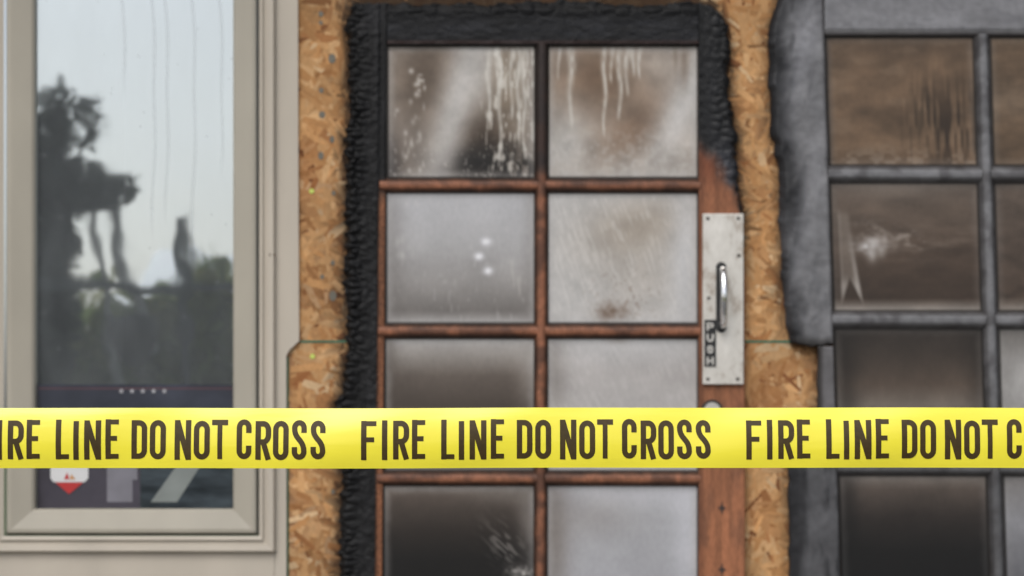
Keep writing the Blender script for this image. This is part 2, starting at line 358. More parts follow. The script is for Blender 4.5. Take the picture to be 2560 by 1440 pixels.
def bar(name,pA,pB,half,mat,parent,colfn,base,top,seg=6,edge=.6,edgec=(30,22,18)):
    pA=np.array(pA,float);pB=np.array(pB,float);L=np.linalg.norm(pB-pA);n=max(2,int(L/seg));t=(pB-pA)/L;nn=np.array([-t[1],t[0]])
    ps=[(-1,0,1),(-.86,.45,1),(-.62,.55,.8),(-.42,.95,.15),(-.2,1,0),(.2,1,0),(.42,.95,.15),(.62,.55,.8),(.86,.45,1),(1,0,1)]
    s=np.linspace(0,L,n)[:,None];o=np.array([p[0] for p in ps])[None,:]*half
    q=pA[None,None,:]+s[...,None]*t+o[...,None]*nn
    px=q[...,0];py=q[...,1];px=px+1.2*(fbm(s/30+o*0,o*0+s/50,2,int(pA[0])%50)-.5)
    dep=base+(top-base)*np.array([p[1] for p in ps])[None,:]+0*px
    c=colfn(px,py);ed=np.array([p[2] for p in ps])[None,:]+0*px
    c=mix(c,ed*edge*(.6+.5*fbm(px/20,py/20,2,88)),edgec)  # bar flanks coloured dark: soot plus painted shadow lines beside the ridge
    v=np.stack([X(px),-dep,Z(py)],-1).reshape(-1,3);i=np.arange(px.size).reshape(px.shape)
    f=np.stack([i[:-1,:-1],i[1:,:-1],i[1:,1:],i[:-1,1:]],-1).reshape(-1,4)
    mk(name,v,f,mat,parent,lin(c).reshape(-1,3)*K,True)
def mcol(px,py):
    c=np.zeros(px.shape+(3,))+np.array([156,103,77.]);c*=(.74+.48*fbm(px/16.,py/16.,3,70))[...,None]
    ch=ss(470,400,py+50*(fbm(px/50,py/50,3,71)-.5));c=mix(c,ch*.88,(42,38,39))
    c=mix(c,.6*ss(.46,.68,fbm(px/60,py/40,3,72)),(74,52,44));return c
rows=[(112,443),(480,808),(845,1178),(1213,1545),(1582,1912)]
for j in range(4):
    y=(rows[j][1]+rows[j+1][0])/2+1;xl=966-(y-112)*.009
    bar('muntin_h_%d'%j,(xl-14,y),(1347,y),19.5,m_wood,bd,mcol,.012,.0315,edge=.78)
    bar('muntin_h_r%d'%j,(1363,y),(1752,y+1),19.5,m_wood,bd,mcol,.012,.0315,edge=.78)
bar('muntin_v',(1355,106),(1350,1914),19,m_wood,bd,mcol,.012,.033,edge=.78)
def spots(c,px,py,x0,x1,y0,y1,n,r,colr,a=.8,seed=1,ry=None):
    rs=random.Random(seed)
    for _ in range(n):
        rr=r*rs.uniform(.5,1.3);c=mix(c,a*rs.uniform(.4,1)*blob(px,py,rs.uniform(x0,x1),rs.uniform(y0,y1),rr,(ry or r)*rs.uniform(.6,1.5)),colr)
    return c
def drip(c,px,py,x,y0,y1,wd,colr=(206,203,196),a=.75,lean=0):
    xx=x+lean*(py-y0)+3*np.sin(py/23.+x);m=np.exp(-.5*((px-xx)/(wd*(1-.6*ss(y0,y1,py))))**2)*ss(y1+4,y1-14,py)*ss(y0-8,y0+8,py)
    return mix(c,a*m*(.55+.6*vn(px/5,py/16,5)),colr)
def B(px,c): return np.zeros(px.shape+(3,))+np.array(c,float)
def vg(px,py,stops):  # pane gradients: soot tones plus sky reflection painted into the gray
    ys=[s[0] for s in stops];return np.stack([np.interp(py,ys,[s[1][k] for s in stops]) for k in range(3)],-1)
def mott(c,px,py,amt,s,sx=40,sy=40): return c*(1+amt*(fbm(px/sx,py/sy,5,s)-.5))[...,None]
def p11(px,py):
    c=B(px,(140,131,122));c=mix(c,.85*blob(px,py,1060,190,62,110,10),(92,77,64));c=mix(c,.7*blob(px,py,1000,360,40,60),(120,110,102))
    c=mix(c,.85*blob(px,py,1262,200,32,110),(128,113,96))
    c=mix(c,.95*blob(px,py,1205,350,52,62,-20),(66,52,40));c=mix(c,.97*blob(px,py,1195,405,75,34),(18,15,14))
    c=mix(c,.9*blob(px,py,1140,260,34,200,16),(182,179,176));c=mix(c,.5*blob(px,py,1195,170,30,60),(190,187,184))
    c=mix(c,.85*blob(px,py,972,425,22,60),(48,42,40));c=mott(c,px,py,.28,101)
    m=ss(1185,1230,px)*ss(.56,.74,vn(px/5.5,py/26.,7)*.75+.25*vn(px/3,py/7,8));c=mix(c,m*.72,(206,201,192))
    m=ss(.80,.9,vn(px/5.,py/6.,27))*ss(300,420,py);c=mix(c,m*.5,(190,184,178))
    c=mix(c,.8*ss(1175,1250,px)*ss(330,440,py)*ss(.45,.7,vn(px/7,py/14,99)),(24,20,18))
    for x,l in((1222,330),(1250,420),(1278,300),(1243,250),(1310,400),(1296,350)): c=drip(c,px,py,x,118,l,5)
    c=spots(c,px,py,1025,1070,170,235,12,3.4,(200,196,190),.8,2);c=spots(c,px,py,985,1060,250,425,24,2.6,(196,192,186),.7,3,5)
    return c
def p12(px,py):
    c=B(px,(158,149,140));c=mix(c,.9*blob(px,py,1500,190,110,80,-8),(108,85,66));c=mix(c,.85*blob(px,py,1610,310,90,45,-35),(114,91,73))
    c=mix(c,.85*blob(px,py,1705,270,38,130,25),(192,191,190));c=mix(c,.6*blob(px,py,1640,150,50,40),(160,152,144));c=mix(c,.75*blob(px,py,1415,360,45,70),(178,176,173));c=mix(c,.7*blob(px,py,1640,420,120,22),(168,162,156))
    c=mott(c,px,py,.3,111);c=mix(c,.25*ss(.5,.8,vn(px/8,py/10,12))*ss(280,380,py),(195,193,190))
    for x,l,wd in((1427,320,7),(1512,345,5),(1550,300,6),(1568,240,6),(1600,200,4),(1583,190,5),(1530,210,5),(1398,200,3)): c=drip(c,px,py,x,114,l,wd)
    c=mix(c,.5*blob(px,py,1712,150,7,45),(96,80,66));c=mix(c,.4*blob(px,py,1690,130,4,30),(96,80,66));return c
def p21(px,py):
    c=vg(px,py,[(480,(178,178,181)),(600,(168,167,168)),(700,(143,140,138)),(775,(112,108,105)),(808,(154,151,149))])
    c=mix(c,.45*blob(px,py,975,620,25,160),(110,105,102));c=mix(c,.4*ss(1290,1338,px),(120,116,114));c=mott(c,px,py,.12,121,80,60)
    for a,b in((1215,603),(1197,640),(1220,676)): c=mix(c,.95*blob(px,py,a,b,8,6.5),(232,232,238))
    c=mix(c,.25*ss(.75,.9,vn(px/6,py/22,14))*ss(.5,.7,vn(px/80,py/80,15)),(190,188,186));c=drip(c,px,py,1300,690,745,4,a=.4);c=drip(c,px,py,1283,650,720,3,a=.3);c=spots(c,px,py,985,1010,590,640,6,3,(195,193,190),.6,5,7);return c
def p22(px,py):
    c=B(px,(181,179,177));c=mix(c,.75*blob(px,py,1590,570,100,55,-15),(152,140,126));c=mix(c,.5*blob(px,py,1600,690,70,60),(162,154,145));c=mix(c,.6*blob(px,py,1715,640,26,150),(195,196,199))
    c=mix(c,.32*ss(.55,.85,vn((px-py*.35)/5,(py+px*.3)/34,33)+.25*blob(px,py,1450,640,80,90)-.1),(208,205,201));c=mott(c,px,py,.16,131)
    c=mix(c,.6*blob(px,py,1535,778,28,16)*(.4+vn(px/8,py/8,6)),(96,74,58));c=mix(c,.4*blob(px,py,1512,790,12,14),(90,70,56));c=mix(c,.3*ss(.7,.85,vn(px/5,py/6,77))*blob(px,py,1560,745,60,50),(96,74,58));return c
def p31(px,py):
    c=vg(px,py,[(845,(166,163,161)),(885,(143,138,133)),(940,(98,89,82)),(1010,(78,69,62)),(1178,(90,82,76))]);c=mix(c,.5*blob(px,py,965,900,18,120),(66,58,52));c=mix(c,.4*blob(px,py,1320,900,18,90),(150,146,142));return mott(c,px,py,.15,141,60,60)
def p32(px,py):
    c=vg(px,py,[(845,(182,181,181)),(930,(168,164,162)),(1178,(168,165,163))]);c=mix(c,.6*blob(px,py,1380,930,26,100),(126,120,115));c=mott(c,px,py,.13,151,70,50);c=mix(c,.4*blob(px,py,1545,848,18,6),(100,80,66));return mix(c,.2*ss(.6,.85,vn((px-py*.5)/6,py/30,44)),(198,196,194))
def p41(px,py):
    c=vg(px,py,[(1213,(120,112,106)),(1245,(86,76,69)),(1330,(46,40,36)),(1400,(24,22,21)),(1545,(16,15,15))]);c=mix(c,.7*blob(px,py,1322,1270,20,90),(122,116,112));c=mix(c,.5*blob(px,py,1270,1240,70,16),(120,114,108))
    c=mott(c,px,py,.18,161,60,60);m=blob(px,py,1262,1365,46,28,50)*ss(.5,.8,vn((px-py)/7,(px+py)/30,46));c=mix(c,.6*m,(146,142,138));c=mix(c,.8*blob(px,py,1300,1432,24,12)*vn(px/7,py/7,4)*1.4,(190,186,182));return c
def p42(px,py):
    c=vg(px,py,[(1213,(176,176,181)),(1290,(160,160,163)),(1440,(155,155,159)),(1545,(120,118,118))]);c=mix(c,.8*blob(px,py,1385,1330,28,150),(112,105,100));c=mix(c,.35*blob(px,py,1480,1290,70,40),(134,127,122));c=mix(c,.6*blob(px,py,1720,1340,28,130),(191,192,198));return mott(c,px,py,.12,171,80,60)
def p5(px,py): return mott(B(px,(60,54,50)),px,py,.3,181)
def paneg(name,x0,x1,y0,y1,fn,parent,d=.016,skew=None,tint=1.,seed=0,fr=.35):
    px,py=np.meshgrid(np.linspace(x0-3,x1+3,int((x1-x0)/2.6)),np.linspace(y0-3,y1+3,int((y1-y0)/2.6)))
    e=np.minimum(np.minimum(px-x0,x1-px),np.minimum(py-y0,y1-py))
    c=fn(px,py)
    c=c*(1+(tint-1)*ss(40,120,c.mean(-1)))[...,None]
    en=e+6*(vn(px/18,py/18,seed+200)-.5)
    c=c+(ss(26,4,en)*ss(0,6,e)*fr)[...,None]*(np.array([200,199,198.])-c)
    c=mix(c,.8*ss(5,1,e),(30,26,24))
    if skew is not None: px=px+skew(px,py)
    dd=np.full(px.shape,d)+.0004*(fbm(px/90,py/90,2,seed)-.5)
    grid(name,px,py,dd,c,m_soot,parent)
fns=[(p11,p12),(p21,p22),(p31,p32),(p41,p42),(p5,p5)]
for j,(y0,y1) in enumerate(rows):
    xl=968-(y0-112)*.009
    paneg('glass_pane_l%d'%j,xl,1338,y0,y1,fns[j][0],bd,seed=j*3,tint=1.15)
    paneg('glass_pane_r%d'%j,1370-(y0-112)*.003,1746,y0,y1,fns[j][1],bd,seed=j*3+1,tint=1.15)
mm,mn,mb=newmat('brushed_plate')
nz=mn.nodes.new('ShaderNodeTexNoise');nz.inputs['Scale'].default_value=1;nz.inputs['Detail'].default_value=7;nz.inputs['Roughness'].default_value=.65
mn.links.new(objcoord(mn,(38,38,20)),nz.inputs['Vector'])
r=mn.nodes.new('ShaderNodeValToRGB');r.color_ramp.elements[0].position=.28;r.color_ramp.elements[0].color=(.36,.29,.23,1)
r.color_ramp.elements[1].position=.47;r.color_ramp.elements[1].color=(.66,.63,.58,1);e_=r.color_ramp.elements.new(.75);e_.color=(.80,.77,.72,1)
mn.links.new(nz.outputs[0],r.inputs[0]);mn.links.new(r.outputs[0],mb.inputs['Base Color']);mb.inputs['Metallic'].default_value=.45;mb.inputs['Roughness'].default_value=.38
pbox('push_plate',1756,1858,535,961,.030,.0405,mm,bd,.0015)
m_blk=pmat('black_metal',(.012,.012,.013),.5);m_chr=pmat('chrome',(.85,.85,.86),.15,metal=1,namt=.02)
def capsule(name,cx,y0,y1,rw,d0,d1,mat):
    pts=[];
    for i in range(13): a=math.pi*i/12;pts.append((cx-rw*math.cos(a),y0+rw-rw*math.sin(a)))
    for i in range(13): a=math.pi*i/12;pts.append((cx+rw*math.cos(a),y1-rw+rw*math.sin(a)))
    return poly(name,pts[::-1],d0,d1,mat,bd)
capsule('handle_base',1802,656,832,13,.0405,.0435,m_blk)
cu=bpy.data.curves.new('handle','CURVE');cu.dimensions='3D';cu.bevel_depth=.0075;cu.bevel_resolution=5;cu.resolution_u=10
sp=cu.splines.new('BEZIER');pp=[(1805,672,.043),(1805,684,.072),(1805,806,.072),(1805,818,.043)];sp.bezier_points.add(3)
for b_,q in zip(sp.bezier_points,pp):
    b_.co=(float(X(q[0])),-q[2],float(Z(q[1])));b_.handle_left_type=b_.handle_right_type='AUTO'
cu.materials.append(m_chr);ho=bpy.data.objects.new('pull_handle',cu);col_.objects.link(ho);ho.parent=bd
m_scr=pmat('screw',(.1,.09,.08),.5,metal=.4)
for i,(a,b) in enumerate([(1769,547),(1845,547),(1769,948),(1843,948),(1771,746),(1846,640)]): disc('screw_%d'%i,a,b,4.5,4.5,.0405,m_scr,bd)
disc('lock_ring',1780,1026,27,27,.030,pmat('lock_dark',(.05,.045,.04),.4,metal=.5),bd,th=.006);disc('lock_cylinder',1780,1026,20,20,.036,pmat('lock_face',(.55,.53,.5),.35,metal=.4),bd,th=.003)
for i,yy in enumerate((1270,1424)):
    v=[]
    for q in range(8):
        rr=13 if q%2==0 else 5
        a=math.pi/2+q*math.pi/4;v.append((1805+rr*math.cos(a)*.8,yy-rr*math.sin(a)*1.35))
    poly('bolt_mark_%d'%i,v,.028,.0318,pmat('bolt_dark',(.04,.025,.02),.7),bd)

# ---------- stroke lettering ----------
def arc(cx,cy,rx,ry,a0,a1,n=10): return [(cx+rx*math.cos(math.radians(a0+(a1-a0)*i/n)),cy+ry*math.sin(math.radians(a0+(a1-a0)*i/n))) for i in range(n+1)]
def letter(ch,w,h,t):
    l=t/2;r=w-t/2;b=t/2;T=h-t/2;m=(l+r)/2;rx=(r-l)/2;ry=rx*1.15
    if ch=='I': return [[(l,0),(l,h)]]
    if ch=='F': return [[(l,0),(l,h)],[(t,T),(w,T)],[(t,h*.52),(w*.86,h*.52)]]
    if ch=='E': return [[(l,0),(l,h)],[(t,T),(w,T)],[(t,h*.52),(w*.88,h*.52)],[(t,b),(w,b)]]
    if ch=='L': return [[(l,0),(l,h)],[(t,b),(w,b)]]
    if ch=='T': return [[(0,T),(w,T)],[(m,0),(m,h-t)]]
    if ch=='H': return [[(l,0),(l,h)],[(r,0),(r,h)],[(t,h/2),(w-t,h/2)]]
    if ch=='N': return [[(l,0),(l,h)],[(r,0),(r,h)],[(l+1e-4,h-.02*h),(r-1e-4,.02*h)]]
    if ch=='O': return [arc(m,T-ry,rx,ry,0,180)+arc(m,b+ry,rx,ry,180,360)+[(r,T-ry)]]
    if ch=='U': return [[(l,h)]+arc(m,b+ry,rx,ry,180,360)+[(r,h)]]
    if ch=='C': return [[(r,h*.66)]+arc(m,T-ry,rx,ry,0,180)+arc(m,b+ry,rx,ry,180,360)+[(r,h*.34)]]
    if ch=='D':
        q=r-rx*1.1;return [[(l,0),(l,h)],[(t,T),(q,T)]+arc(q,T-ry,r-q,ry,90,0)[1:]+arc(q,b+ry,r-q,ry,0,-90)+[(t,b)]]
    if ch in'RP':
        y1=h*.46;q=r-rx*1.0;hh=(T-y1)/2
        o=[[(l,0),(l,h)],[(t,T),(q,T)]+arc(q,T-hh*.75,r-q,hh*.75,90,0)[1:]+arc(q,y1+hh*.75,r-q,hh*.75,0,-90)+[(t,y1)]]
        if ch=='R': o.append([(m+.02*w,y1-.2*t),(r,0)])
        return o
    if ch=='S':
        a=[(r,h*.68)]+arc(m,T-ry,rx,ry,0,180)
        p0=(l,T-ry);p3=(r,b+ry)
        mid=[]
        for i in range(1,10):
            s=i/10;c0=(l,h*.50);c1=(r,h*.52)
            mid.append(tuple((1-s)**3*p0[k]+3*(1-s)**2*s*c0[k]+3*(1-s)*s*s*c1[k]+s**3*p3[k] for k in(0,1)))
        return [a+mid+arc(m,b+ry,rx,ry,360,180)+[(l,h*.32)]]
def strip(pl,t,step):
    P=[np.array(pl[0],float)]
    for q in pl[1:]:
        q=np.array(q,float);d=np.linalg.norm(q-P[-1])
        if d<1e-5: continue
        k=max(1,int(d/step));s=P[-1]
        for i in range(1,k+1):P.append(s+(q-s)*i/k)
    P=np.array(P);closed=np.linalg.norm(P[0]-P[-1])<1e-3
    out=[]
    for i in range(len(P)):
        a=P[i]-P[i-1] if i>0 else (P[-1]-P[-2] if closed else P[1]-P[0])
        b=P[i+1]-P[i] if i<len(P)-1 else (P[1]-P[0] if closed else P[-1]-P[-2])
        a=a/np.linalg.norm(a);b=b/np.linalg.norm(b);n1=np.array([-a[1],a[0]]);n2=np.array([-b[1],b[0]]);n=n1+n2;n/=np.linalg.norm(n)
        k=1/max(.6,float(n@n1));out.append((P[i]+n*t/2*k,P[i]-n*t/2*k))
    return out
pbox('push_label',1760,1789,800,917,.0405,.0425,m_blk,bd)
m_let=pmat('raised_letters',(.6,.58,.54),.4,metal=.4)
V=[];F=[];lay=0
for ci,chh in enumerate('PUSH'):
    for st in letter(chh,18,20,5):
        lay+=1;o=strip(st,4.6,6);b=len(V)
        for a,c_ in o:
            for q in(a,c_): V.append((float(X(1765.5+q[0])),-.0432-lay*4e-5,float(Z(803+28.5*ci+24-q[1]))))
        for i in range(len(o)-1): F.append((b+2*i,b+2*i+1,b+2*i+3,b+2*i+2))
mk('push_letters',V,F,m_let,bd)

# ================= GRAY DOOR ==============
gd=empty('burned_door.001')
sk=lambda px,py:(py-90)*.030
def Lg(py):
    py=np.asarray(py,float);q=np.minimum(py,860);return np.interp(q,glp[:,0],glp[:,1])+14*(fbm(py/30,py*0+2,4,91)-.5)
GB=(128,128,131)
def gp(px,py,s=0,g=GB):
    return mott(B(px,g),px,py,.26,300+s,70,50)
def wr(px,py,s): return fbm(px/55+.5*fbm(px/30,py/60,2,s),py/70,4,s+1)
px,py=uvgrid(Lg,lambda p:2060+(np.asarray(p,float)-90)*.03,const(-60),lambda p:860+16*(fbm(np.asarray(p,float)/26,np.asarray(p,float)*0,3,9)-.5),4)
wv=wr(px,py,55)
dep=.030+.014*(wv-.5)+.006*blob(px,py,1975,500,25,90)-.012*ss(16,0,px-Lg(py))
c=gp(px,py,1);soot=ss(70,2,px-Lg(py)+70*(wv-.5))*(1-.6*blob(px,py,1985,640,60,120));soot=np.maximum(soot,.95*blob(px,py,1972,470,26,70));soot=np.maximum(soot,.85*ss(55,5,px-Lg(py)+20*(wv-.5))*ss(560,680,py))
stv=ss(.48,.68,fbm(px/16+py/90,py/110,4,93));soot=np.maximum(soot,.6*stv*ss(2070,1960,px))
c=mix(c,soot*.96,(22,22,25));c=mix(c,.5*blob(px,py,2014,560,13,170,12),(160,160,164));c=mix(c,.7*ss(835,860,py+14*(wv-.5)),(36,33,31));c=mix(c,.35*blob(px,py,2050,20,30,30),(60,60,64));c=mix(c,.5*blob(px,py,2008,120,24,110,12),(148,149,156))
c=mix(c,.6*ss(2052,2058,px-sk(px,py)),(84,82,84))
grid('stile_upper',px,py,dep,c,m_gray,gd,0.0)
px,py=uvgrid(lambda p:2046+5*(vn(np.asarray(p,float)/20,np.asarray(p,float)*0,3)-.5)+sk(0,np.asarray(p,float))*0,lambda p:2060+sk(0,np.asarray(p,float)),const(866),const(1125),4)
c=mix(gp(px,py,2,(110,108,110)),.8*ss(2062,2050,px),(40,36,34));grid('stile_middle',px,py,0*px+.026,c,m_gray,gd,0.0)
px,py=uvgrid(lambda p:1970+(np.asarray(p,float)-1100)*.02+9*(fbm(np.asarray(p,float)/30,np.asarray(p,float)*0,3,7)-.5),lambda p:2060+sk(0,np.asarray(p,float)),const(1126),const(BOT),4)
c=mix(gp(px,py,3,(92,92,95)),.88*ss(2020,1980,px+24*(fbm(px/20,py/50,3,3)-.5)),(26,26,29));c=mix(c,.75*ss(.48,.72,fbm(px/30,py/120,4,19)),(40,40,43))
grid('stile_lower',px,py,.026+.007*wr(px,py,5),c,m_gray,gd,0.0)
px,py=uvgrid(const(2062),const(2960),const(-60),const(88),5)
c=gp(px,py,4,(139,139,143));c=mix(c,.5*ss(.55,.8,fbm(px/40,py/12,4,12)),(112,112,117));c=mix(c,.8*ss(72,76,py)*ss(82,79,py),(170,169,171));c=mix(c,.9*ss(80,85,py),(50,45,43))  # pale line near the lower edge paints light on the ledge
grid('rail_top',px,py,.029-.008*ss(74,80,py)+.002*wr(px,py,77),c,m_gray,gd,0.0)
px,py=uvgrid(lambda p:2850+sk(0,np.asarray(p,float)),lambda p:2960+sk(0,np.asarray(p,float))*.5,const(89),const(BOT),8);grid('stile_far',px,py,0*px+.028,gp(px,py,6),m_gray,gd,0.0)
grows=[(90,412),(455,777),(820,1150),(1187,1517),(1554,1884)]
def gcol(px,py):
    c=gp(px,py,7,(130,130,133))*(1-.25*ss(700,1300,py))[...,None];return mix(c,.65*ss(.46,.7,fbm(px/40,py/40,4,97)),(78,76,78))
for j in range(4):
    y=(grows[j][1]+grows[j+1][0])/2;s_=sk(0,y)
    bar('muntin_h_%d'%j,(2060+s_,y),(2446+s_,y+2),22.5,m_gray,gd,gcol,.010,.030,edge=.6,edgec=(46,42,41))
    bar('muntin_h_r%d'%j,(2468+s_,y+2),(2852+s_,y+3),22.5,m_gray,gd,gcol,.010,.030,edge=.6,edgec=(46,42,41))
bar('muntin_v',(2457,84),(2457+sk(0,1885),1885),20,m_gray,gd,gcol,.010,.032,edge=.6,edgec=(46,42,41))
px,py=uvgrid(lambda p:2062+sk(0,np.asarray(p,float)),lambda p:2850+sk(0,np.asarray(p,float)),const(1884),const(BOT),8);grid('rail_bottom',px,py,0*px+.028,gp(px,py,8),m_gray,gd,0.0)
def g11(px,py):
    c=mott(B(px,(114,92,72)),px,py,.55,401,60,40);c=mix(c,.6*blob(px,py,2240,110,160,22),(72,58,46));c=mix(c,.4*ss(.5,.75,fbm(px/70,py/25,4,402)),(138,116,95))
    m=blob(px,py,2365,320,62,70)*ss(.38,.66,vn(px/7.5,py/70,403));c=mix(c,.85*m,(46,35,27));m=blob(px,py,2320,290,30,60)*ss(.5,.7,vn(px/6,py/50,404));c=mix(c,.6*m,(50,40,30))
    c=mix(c,.4*ss(350,405,py)*ss(.5,.7,vn(px/14,py/9,405)),(170,154,138));return mix(c,.6*ss(2085,2065,px),(60,50,43))
def g12(px,py): return mott(mix(B(px,(102,83,65)),blob(px,py,2530,250,60,30)*.5,(150,130,110)),px,py,.5,411,50,20)
def g21(px,py):
    c=vg(px,py,[(455,(98,87,79)),(520,(104,90,79)),(640,(80,66,56)),(745,(66,54,46)),(777,(168,159,150))]);c=mott(c,px,py,.35,421,70,25)
    c=mix(c,.6*blob(px,py,2230,470,80,16),(134,122,112))
    xl=2082+(py-540)*.02;xr=2112+(py-540)*.13
    u=(px-xl)/(xr-xl);m=ss(-4,8,px-xl)*ss(-4,8,xr-px)*ss(515,545,py)*ss(-10,10,(762-70*np.clip(1-np.abs(u-.5)*2,0,1)**.8)-py);c=mix(c,.5*m,(146,136,127))
    c=mix(c,.6*m*ss(12,1,np.abs(px-xr+5))*ss(560,700,py),(196,190,184));c=mix(c,.35*m*ss(7,1,np.abs(px-xl-3)),(176,170,164));c=mix(c,.6*m*ss(680,720,py),(190,184,178))
    c=mix(c,.95*blob(px,py,2170,610,30,13,-8)*(.45+.9*vn(px/10,py/8,12)),(232,229,228));c=mix(c,.7*blob(px,py,2166,634,9,14),(210,206,203));c=mix(c,.5*blob(px,py,2190,628,7,11),(206,202,198))
    m=(blob(px,py,2195,585,50,20,10)+blob(px,py,2270,600,28,14,14))*ss(.35,.8,fbm(px/16,py/9,3,27));c=mix(c,.6*m,(176,165,156))
    m=blob(px,py,2330,605,110,34,-6)*ss(.45,.75,fbm(px/60,py/12,4,425));return mix(c,.35*m,(142,127,114))
def g22(px,py): return mott(vg(px,py,[(455,(94,82,73)),(740,(78,65,56)),(777,(150,140,130))]),px,py,.4,431,50,20)
def g31(px,py):
    c=vg(px,py,[(820,(54,48,44)),(880,(64,56,50)),(960,(94,81,71)),(1010,(122,112,103)),(1150,(100,90,80))]);return mott(mix(mix(c,.6*blob(px,py,2090,900,26,150),(36,32,29)),.5*blob(px,py,2440,900,30,150),(36,32,29)),px,py,.2,441)
def g32(px,py): return mott(mix(vg(px,py,[(820,(110,106,102)),(900,(158,155,152)),(1150,(150,148,146))]),.7*blob(px,py,2535,960,26,50,15),(200,198,196)),px,py,.15,451)
def g41(px,py):
    c=vg(px,py,[(1187,(134,125,118)),(1225,(88,78,71)),(1290,(50,44,41)),(1380,(24,23,23)),(1517,(16,16,18))]);return mott(mix(c,.5*blob(px,py,2085,1300,20,150),(20,19,19)),px,py,.2,461)
def g42(px,py): return mott(vg(px,py,[(1187,(130,126,124)),(1300,(150,150,154)),(1517,(90,90,95))]),px,py,.15,471)
gf=[(g11,g12),(g21,g22),(g31,g32),(g41,g42),(p5,p5)]
for j,(y0,y1) in enumerate(grows):
    paneg('glass_pane_l%d'%j,2066,2436,y0,y1,gf[j][0],gd,.014,sk,seed=50+j,fr=.14,tint=1.0);paneg('glass_pane_r%d'%j,2478,2848,y0,y1,gf[j][1],gd,.014,sk,seed=60+j,fr=.14,tint=1.0)

# ================= BARRIER TAPE ===========
tp=empty('barrier_tape');TY=-2.73;TS=S*.55
def tpos(px,py,off=0):
    x=(px-1280)*TS;s=(py-1095)/75.
    zw=.0004*math.sin(x*5)+.0003*math.sin(x*13+1)
    y=TY+.0055*s*s-.004*s+.003*math.sin(x*4.1)+.0014*math.sin(x*11+s*1.5)+.0005*math.sin(x*37+s*2)
    return (x,y-off,ZC-(py-1095)*TS+zw)
tm,tn,tb=newmat('tape_yellow')
tb.inputs['Base Color'].default_value=(.97,.86,.055,1);tb.inputs['Roughness'].default_value=.28;tb.inputs['Specular IOR Level'].default_value=.6
nz=tn.nodes.new('ShaderNodeTexNoise');nz.inputs['Scale'].default_value=1;nz.inputs['Detail'].default_value=3
tn.links.new(objcoord(tn,(5,5,40)),nz.inputs['Vector']);bp=tn.nodes.new('ShaderNodeBump');bp.inputs['Strength'].default_value=.35;bp.inputs['Distance'].default_value=.002
tn.links.new(nz.outputs[0],bp.inputs['Height']);tn.links.new(bp.outputs[0],tb.inputs['Normal'])
trn=tn.nodes.new('ShaderNodeBsdfTranslucent');trn.inputs[0].default_value=(.9,.75,.05,1);mxs=tn.nodes.new('ShaderNodeMixShader');mxs.inputs[0].default_value=.05
tn.links.new(tb.outputs[0],mxs.inputs[1]);tn.links.new(trn.outputs[0],mxs.inputs[2]);tn.links.new(mxs.outputs[0],tn.nodes['Material Output'].inputs[0])
xs=np.arange(-4700,7300,12.);ys=np.linspace(1019.5,1170,15)
V=[tpos(a,b) for b in ys for a in xs];n=len(xs)
F=[(j*n+i,(j+1)*n+i,(j+1)*n+i+1,j*n+i+1) for j in range(len(ys)-1) for i in range(n-1)]
mk('tape_band',V,F,tm,tp,None,True)
m_ink=pmat('tape_ink',(.052,.032,.007),.5,spec=.3,nscale=(200,200,200),namt=.2)
chars=[('F',903,38),('I',955,13),('R',983,40),('E',1030,33),('L',1103,33),('I',1147,13),('N',1174,42),('E',1227,33),('D',1292,39),('O',1338,40),('N',1400,41),('O',1448,40),('T',1493,40),('C',1555,37),('R',1602,39),('O',1646,39),('S',1693,37),('S',1740,37)]
V=[];F=[]
for rep in range(-5,7):
    for ci,(chh,x0,wd) in enumerate(chars):
        t=13.4;hh=98+1.5*math.sin(ci*2.1);yb=1148+1.2*math.sin(ci*1.3+1)
        for si,st in enumerate(letter(chh,wd,hh,t)):
            tt=t if (si==0 or chh in'NODCSRHU') else 12
            o=strip(st,tt,8);b=len(V)
            for a,c_ in o:
                for q in(a,c_): V.append(tpos(x0+rep*963+q[0],yb-q[1],.00045+si*.00005))
            for i in range(len(o)-1): F.append((b+2*i,b+2*i+1,b+2*i+3,b+2*i+2))
mk('tape_lettering',V,F,m_ink,tp)
def post(name,x):
    e=empty(name);m=pmat('post_steel_'+name[-3:].replace('.','_'),(.05,.09,.05),.5)
    box('shaft',x-.02,x+.02,TY-.006,TY+.034,0,1.45,m,e,.004);box('web',x-.004,x+.004,TY+.034,TY+.06,0,1.45,m,e);box('cap',x-.024,x+.024,TY-.01,TY+.038,1.45,1.47,m,e,.004)
post('metal_post',-3.02);post('metal_post.001',3.04)

